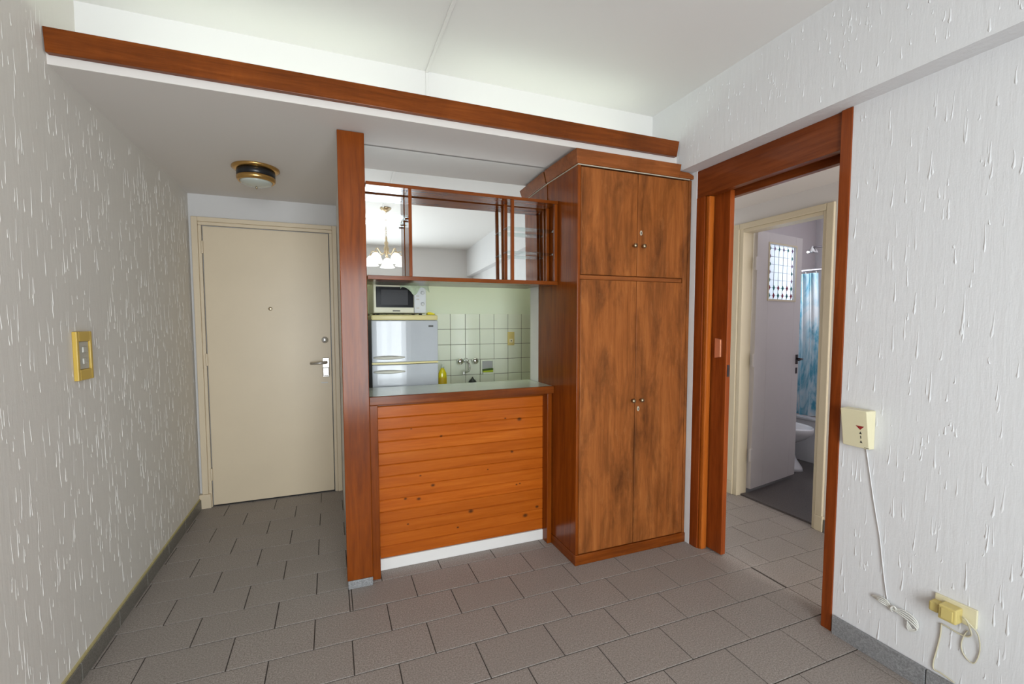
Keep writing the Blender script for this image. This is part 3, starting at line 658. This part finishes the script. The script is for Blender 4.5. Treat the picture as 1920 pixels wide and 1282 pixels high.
cc_ = thing('loose_cord', (XR, .8, .1), 'thin cream cord looping below the yellowed plug adapter', 'cord')
MB().tube(spline([wp(1804, 1156, XR-.03), wp(1813, 1164, XR-.035), wp(1819, 1180, XR-.02), wp(1821, 1190, XR-.008), wp(1812, 1193), wp(1795, 1186), wp(1775, 1174), wp(1764, 1169)]), .0028, 6).build('upper_run', 'wire_c', cc_)
MB().tube(spline([wp(1808, 1158, XR-.03), wp(1820, 1172, XR-.03), wp(1832, 1186, XR-.015), wp(1837, 1205, XR-.008), wp(1836, 1225), wp(1828, 1242), wp(1818, 1240), wp(1806, 1225), wp(1802, 1208), wp(1807, 1192), wp(1814, 1182)]), .002, 6).build('loop', 'wire_c', cc_)
MB().tube(spline([wp(1765, 1169), wp(1763, 1190), wp(1757, 1215), wp(1750, 1240), wp(1751, 1254), wp(1765, 1262), wp(1790, 1280)]), .0026, 6).build('lower_run', 'wire_c', cc_)

# ------------------------------------------------------------------ kitchenette
TX0, TS, TZ0, TY = .87, .12, 1.428, 3.286
bx(.166, 2.2, TY+.004, 3.296, .6, TZ0-.002).build('tile_bed', 'wgrout', kw)
tm = None
for c in range(-6, 10):
    for r in range(0, 6):
        x0, x1 = TX0+TS*c, TX0+TS*(c+1); z1_, z0_ = TZ0-TS*r, TZ0-TS*(r+1)
        if x0 < .17 or x1 > 2.2: continue
        if c == 2 and r == 3: continue
        g_ = .0016
        if tm is None:
            o = bx(x0+g_, x1-g_, TY, TY+.006, z0_+g_, z1_-g_).build('wall_tile', 'wtile', None, .0015, (x0+TS/2, TY, z0_)); tm = o.data
        else:
            o = bpy.data.objects.new('wall_tile', tm); C.objects.link(o)
            b = o.modifiers.new('bevel', 'BEVEL'); b.width = .0015; b.segments = 1; b.limit_method = 'ANGLE'
        o.parent = kw; o.location = Vector((x0+TS/2, TY, z0_))-Vector(kw['_o'])
# soap niche in place of one tile
nx0, nx1, nz1 = TX0+2*TS, TX0+3*TS, TZ0-3*TS; nz0 = nz1-TS
sn = thing('soap_dish', (nx0+.06, TY, nz0), 'recessed ceramic soap dish set into the kitchen tiles', 'soap dish')
MB().box(nx0+.002, nx0+.016, TY-.012, TY+.006, nz0+.002, nz1-.002).box(nx1-.016, nx1-.002, TY-.012, TY+.006, nz0+.002, nz1-.002).box(nx0+.016, nx1-.016, TY-.012, TY+.006, nz1-.016, nz1-.002).box(nx0+.016, nx1-.016, TY-.030, TY+.006, nz0+.002, nz0+.016).build('rim', 'wtile', sn, .003)
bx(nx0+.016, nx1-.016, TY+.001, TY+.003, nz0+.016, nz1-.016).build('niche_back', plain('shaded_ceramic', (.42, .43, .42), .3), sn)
sp = thing('dish_sponge', (nx0+.06, TY-.015, nz0+.017), 'two-tone green sponge lying in the soap dish', 'sponge')
MB().prism([(nx0+.018, nz0+.017), (nx1-.018, nz0+.017), (nx1-.018, nz0+.034), (nx0+.018, nz0+.028)], 'y', TY-.028, TY-.001).build('foam', 'sponge_l', sp, .003)
MB().prism([(nx0+.018, nz0+.0285), (nx1-.018, nz0+.0345), (nx1-.018, nz0+.048), (nx0+.018, nz0+.040)], 'y', TY-.028, TY-.001).build('scouring_pad', 'sponge_g', sp, .002)
# tap
tp = thing('wall_tap', (.995, 3.24, .98), 'chrome wall-mounted kitchen tap with two round handles', 'tap')
for x in (.934, 1.056):
    MB().lathe([(.020, 0), (.020, .006), (.010, .012), (.010, .03), (.024, .034), (.026, .05), (.020, .06), (.001, .062)], (x, TY, 1.060), '-y', 16).build('handle', 'chrome', tp)
MB().lathe([(.022, 0), (.022, .008), (.014, .014), (.016, .04), (.008, .052), (.001, .053)], (.990, TY, 1.062), '-y', 16).build('spout_base', 'chrome', tp)
MB().tube(spline([(.990, TY-.035, 1.060), (1.003, TY-.05, 1.035), (1.004, TY-.06, 1.0), (.985, TY-.085, .985), (.945, TY-.12, .985), (.938, TY-.125, .978), (.937, TY-.126, .962)]), .0075, 10).build('spout', 'chrome', tp)
# outlet on tiles
ol = thing('kitchen_outlet', (1.374, TY, 1.174), 'yellow electrical outlet on the kitchen tiles', 'outlet')
bx(1.344, 1.404, TY-.010, TY, 1.174, 1.283).build('plate', 'yellow_socket', ol, .003)
bx(1.358, 1.390, TY-.013, TY-.0095, 1.196, 1.226).build('insert', 'pale_plate', ol, .001)
bx(1.369, 1.379, TY-.0145, TY-.0125, 1.207, 1.214).build('socket_hole', 'ink', ol)
# sink counter below
sk = thing('sink_counter', (1.3, 3.0, 0), 'kitchen sink counter just behind the bar top', 'counter')
bx(.66, 2.19, 2.86, 3.284, .10, .85).build('cabinet_body', 'white_paint', sk)
bx(.66, 2.19, 2.90, 3.28, 0, .10).build('plinth', 'black', sk)
MB().box(.655, 2.195, 2.83, 2.90, .85, .885).box(.655, 2.195, 3.22, 3.285, .85, .885).box(.655, .82, 2.90, 3.22, .85, .885).box(1.3, 2.195, 2.9, 3.22, .85, .885).build('worktop', plain('pale_yellow_counter', (.55, .55, .38), .3), sk, .003)
bx(.82, 1.3, 2.9, 3.22, .851, .855).build('sink_bowl', 'steel', sk)
# bottle
bo = thing('dish_soap_bottle', (.758, 3.1, .886), 'yellow dish soap bottle standing beside the fridge', 'bottle')
mb = MB(); pr = [(.5, 0), (1, .006), (1.02, .07), (.95, .105), (.62, .128), (.36, .140), (.34, .146)]
sg = 20; vs_ = []
for r, h in pr:
    for k in range(sg):
        a = 2*math.pi*k/sg; vs_.append((.758+.031*r*math.cos(a), 3.1+.02*r*math.sin(a), .886+h))
mb.add(vs_, [(i*sg+k, i*sg+(k+1) % sg, (i+1)*sg+(k+1) % sg, (i+1)*sg+k) for i in range(len(pr)-1) for k in range(sg)]+[tuple(range(sg)), tuple(range((len(pr)-1)*sg, len(pr)*sg))], True); mb.build('bottle_body', 'soap', bo)
MB().lathe([(.013, .146), (.013, .158), (.006, .162), (.005, .172), (.001, .174)], (.758, 3.1, .886), 'z', 14).build('cap', 'soap_cap', bo)
lab = MB(); vs_ = []
for h in (.03, .075):
    for k in range(9):
        a = math.pi*(1.12+.76*k/8); vs_.append((.758+.0326*math.cos(a), 3.1+.0216*math.sin(a), .886+h))
lab.add(vs_, [(k, k+1, k+10, k+9) for k in range(8)], True); lab.build('bottle_label', plain('mustard_label', (.62, .42, .01), .4), bo)
kb = thing('black_drain_plug', (1.035, 3.25, .886), 'small dark cone-shaped plug standing behind the bar top below the tap', 'plug')
MB().lathe([(.030, 0), (.031, .012), (.024, .022), (.010, .034), (.005, .046), (.001, .05)], (1.035, 3.25, .886), 'z', 18).build('cone', plain('dark_rubber', (.02, .024, .022), .45), kb)
MB().lathe([(.0325, 0), (.0325, .006), (.0315, .0065)], (1.035, 3.25, .886), 'z', 18).build('base_rim', 'steel', kb)

# fridge
F0, F1, FY = .231, .634, 2.70
fg = thing('fridge', (.43, 2.98, 0), 'white two-door fridge with a yellowed top behind the bar', 'fridge')
bx(F0+.004, F1-.004, FY+.05, 3.26, .04, 1.385).build('cabinet_body', 'fridge', fg, .006)
def bowed(x0, x1, z0, z1, y, bow, th, n=14):
    mb = MB(); po = []
    for i in range(n+1):
        t = i/n; po.append((x0+(x1-x0)*t, y-bow*(1-(2*t-1)**2)))
    po += [(x1, y+th), (x0, y+th)]
    return mb.prism(po, 'z', z0, z1)
dA = bowed(F0, F1, 1.118, 1.372, FY, .016, .045).build('freezer_door', 'fridge', fg, .005)
dB = bowed(F0, F1, .09, 1.104, FY, .016, .045).build('fridge_door', 'fridge', fg, .005)
bowed(F0, F1, 1.106, 1.117, FY+.004, .014, .04).build('door_seal', 'fridge_y', fg, .001)
tpb = MB(); po = []; nq = 14
for i in range(nq+1):
    t = i/nq; po.append((F0+(F1-F0)*t, FY-.004-.022*(1-(2*t-1)**2)))
po += [(F1, 3.26), (F0, 3.26)]
tpb.prism(po, 'z', 1.373, 1.405).build('top_cover', 'fridge_y', fg, .008)
for z, p_ in ((1.146, dA), (1.060, dB)):
    hm = MB(); n_ = 16; vs_ = []
    for i in range(n_+1):
        t = i/n_; x = F0+.008+.185*t; s = math.sin(math.pi*t)**.6
        for dy, dz in ((-.006-.03*s, -.002), (-.006-.03*s, .006), (.012, .012*s+.004), (.012, -.012*s-.002)):
            vs_.append((x, FY-.012+dy, z+dz))
    hm.add(vs_, [(i*4+k, i*4+(k+1) % 4, (i+1)*4+(k+1) % 4, (i+1)*4+k) for i in range(n_) for k in range(4)]+[(0, 1, 2, 3), (n_*4, n_*4+1, n_*4+2, n_*4+3)], True); hm.build('handle', 'fridge_c', p_)
bx(.573, .603, FY-.010, FY-.003, 1.331, 1.341).build('brand_badge', 'ink', dA, .001)
# microwave
mwv = thing('microwave_oven', (.41, 2.95, 1.406), 'cream microwave oven standing on top of the fridge', 'microwave')
bx(.250, .575, 2.775, 3.10, 1.416, 1.605).build('oven_body', 'mw', mwv, .004)
for x in (.28, .545):
    for y0 in (2.8, 3.06): MB().lathe([(.010, 0), (.010, .0105)], (x, y0, 1.4055), 'z', 10).build('foot', 'black', mwv)
dr = bx(.252, .497, 2.758, 2.776, 1.418, 1.603).build('oven_door', 'mw', mwv, .004)
bx(.266, .494, 2.753, 2.759, 1.452, 1.578).build('window_surround', 'mw_win', dr, .002)
bx(.297, .458, 2.7515, 2.754, 1.468, 1.560).build('window_mesh', 'mw_win2', dr)
bx(.365, .41, 2.7568, 2.7585, 1.428, 1.434).build('nameplate', 'ink', dr)
cp = bx(.4985, .574, 2.760, 2.776, 1.418, 1.603).build('control_panel', 'mw_panel', mwv, .003)
for z in (1.545, 1.475): MB().lathe([(.012, 0), (.012, .006), (.009, .010), (.001, .0105)], (.552, 2.760, z), '-y', 14).build('dial', 'mw_panel', cp)
for z in (1.52, 1.50, 1.445): bx(.512, .530, 2.757, 2.761, z, z+.008).build('button', 'insert', cp)
# cloth on the microwave
cl = MB(); nu, nv = 26, 18; vs_ = []; rr = random.Random(3)
ph = [rr.uniform(0, 6) for _ in range(6)]
for i in range(nu+1):
    for j in range(nv+1):
        u, v = i/nu, j/nv
        x = .418+.165*u; s = v*.17
        wv = .006*math.sin(9*u+ph[0]+3*v)+.004*math.sin(17*u+ph[1])*v
        if s < .08: yv, z = 2.83-s, 1.612+.006*abs(math.sin(11*u+ph[2]))+.004*math.sin(20*v+ph[3])*math.sin(6*u)+.004
        else:
            hang = (s-.08)*(.72+.28*math.sin(u*9.0+ph[4]))
            yv, z = 2.748-.004-.006*math.sin(13*u+ph[1]), 1.618-hang
        vs_.append((x+wv, yv, z))
cl.add(vs_, [(i*(nv+1)+j, i*(nv+1)+j+1, (i+1)*(nv+1)+j+1, (i+1)*(nv+1)+j) for i in range(nu) for j in range(nv)], True)
co = cl.build('kitchen_cloth', 'cloth'); sm_ = co.modifiers.new('thick', 'SOLIDIFY'); sm_.thickness = .003; sm_.offset = 1
tag(co, 'crumpled pale green cloth draped over the microwave corner', 'cloth')
ys = MB().prism([(.572, 1.4065), (.622, 1.4065), (.618, 1.414), (.600, 1.421), (.585, 1.424), (.572, 1.418)], 'y', 2.715, 2.755).build('yellow_cloth', 'sponge_y', None, .003)
tag(ys, 'small folded yellow cloth on the fridge top beside the microwave', 'cloth')

# ------------------------------------------------------------------ real lamps: cove tubes, kitchen tube, chandelier
for k, (x0, x1) in enumerate(((-.80, .42), (.55, 1.77))):
    t = thing('cove_tube', ((x0+x1)/2, 2.19, 2.33), ('left' if k == 0 else 'right')+' fluorescent tube hidden behind the fascia board', 'tube light', 'fluorescent tubes in the cove')
    bx(x0, x1, 2.165, 2.215, 2.3205, 2.345).build('batten', 'pcap', t, .003)
    MB().tube([(x0+.03, 2.19, 2.365), (x1-.03, 2.19, 2.365)], .013, 12).build('tube', 'bulb_tube', t)
    for x in (x0+.02, x1-.03): bx(x, x+.012, 2.178, 2.202, 2.345, 2.38).build('lamp_holder', 'pcap', t)
t = thing('kitchen_tube', (.9, 2.95, 2.2), 'fluorescent tube on the kitchenette ceiling', 'tube light')
bx(.45, 1.55, 2.93, 2.99, ZS-.03, ZS-.001).build('batten', 'pcap', t, .003)
MB().tube([(.48, 2.96, ZS-.05), (1.52, 2.96, ZS-.05)], .013, 12).build('tube', 'kitchen_tube', t)
for x in (.465, 1.515): bx(x, x+.012, 2.948, 2.972, ZS-.065, ZS-.03).build('lamp_holder', 'pcap', t)

ch = thing('chandelier', (.525, .08, 2.0), 'brass chandelier with white glass bell shades reflected in the mirror', 'chandelier')
X0, Y0 = .525, .08
MB().lathe([(.001, ZU-.001), (.055, ZU-.001), (.058, ZU-.008), (.03, ZU-.03), (.008, ZU-.045), (.001, ZU-.046)], (X0, Y0, 0), 'z', 24).build('ceiling_rose', 'pale_brass2', ch)
for k in range(12):
    z = ZU-.05-k*.024; rl = (.008, .014)
    pts = [(X0+(rl[0]*math.cos(a) if k % 2 else 0), Y0+(0 if k % 2 else rl[0]*math.cos(a)), z-.012+.016*math.sin(a)) for a in [q*math.pi/5 for q in range(11)]]
    MB().tube(pts, .002, 5).build('chain_link', 'pale_brass2', ch)
MB().lathe([(.004, 2.345), (.012, 2.335), (.010, 2.30), (.022, 2.28), (.016, 2.25), (.030, 2.22), (.022, 2.19), (.012, 2.16), (.016, 2.145), (.001, 2.13)], (X0, Y0, 0), 'z', 20).build('stem', 'pale_brass2', ch)
for k in range(5):
    a = math.radians(-82+72*k); dx, dy = math.cos(a), math.sin(a)
    arm = spline([(X0+dx*r, Y0+dy*r, z) for r, z in ((.012, 2.20), (.05, 2.16), (.10, 2.165), (.14, 2.20), (.165, 2.19), (.17, 2.165))], 5)
    ar = MB().tube(arm, .005, 8).build('arm', 'pale_brass2', ch)
    sx, sy = X0+dx*.17, Y0+dy*.17
    MB().lathe([(.004, 2.168), (.018, 2.165), (.02, 2.150), (.016, 2.148)], (sx, sy, 0), 'z', 16).build('shade_cap', 'pale_brass2', ar)
    MB().lathe([(.018, 2.150), (.030, 2.142), (.048, 2.118), (.056, 2.088), (.066, 2.066), (.078, 2.052), (.074, 2.052), (.050, 2.09), (.02, 2.14)], (sx, sy, 0), 'z', 24).build('shade', 'shade', ar)

for o in bpy.data.objects:
    if '_o' in o: del o['_o']
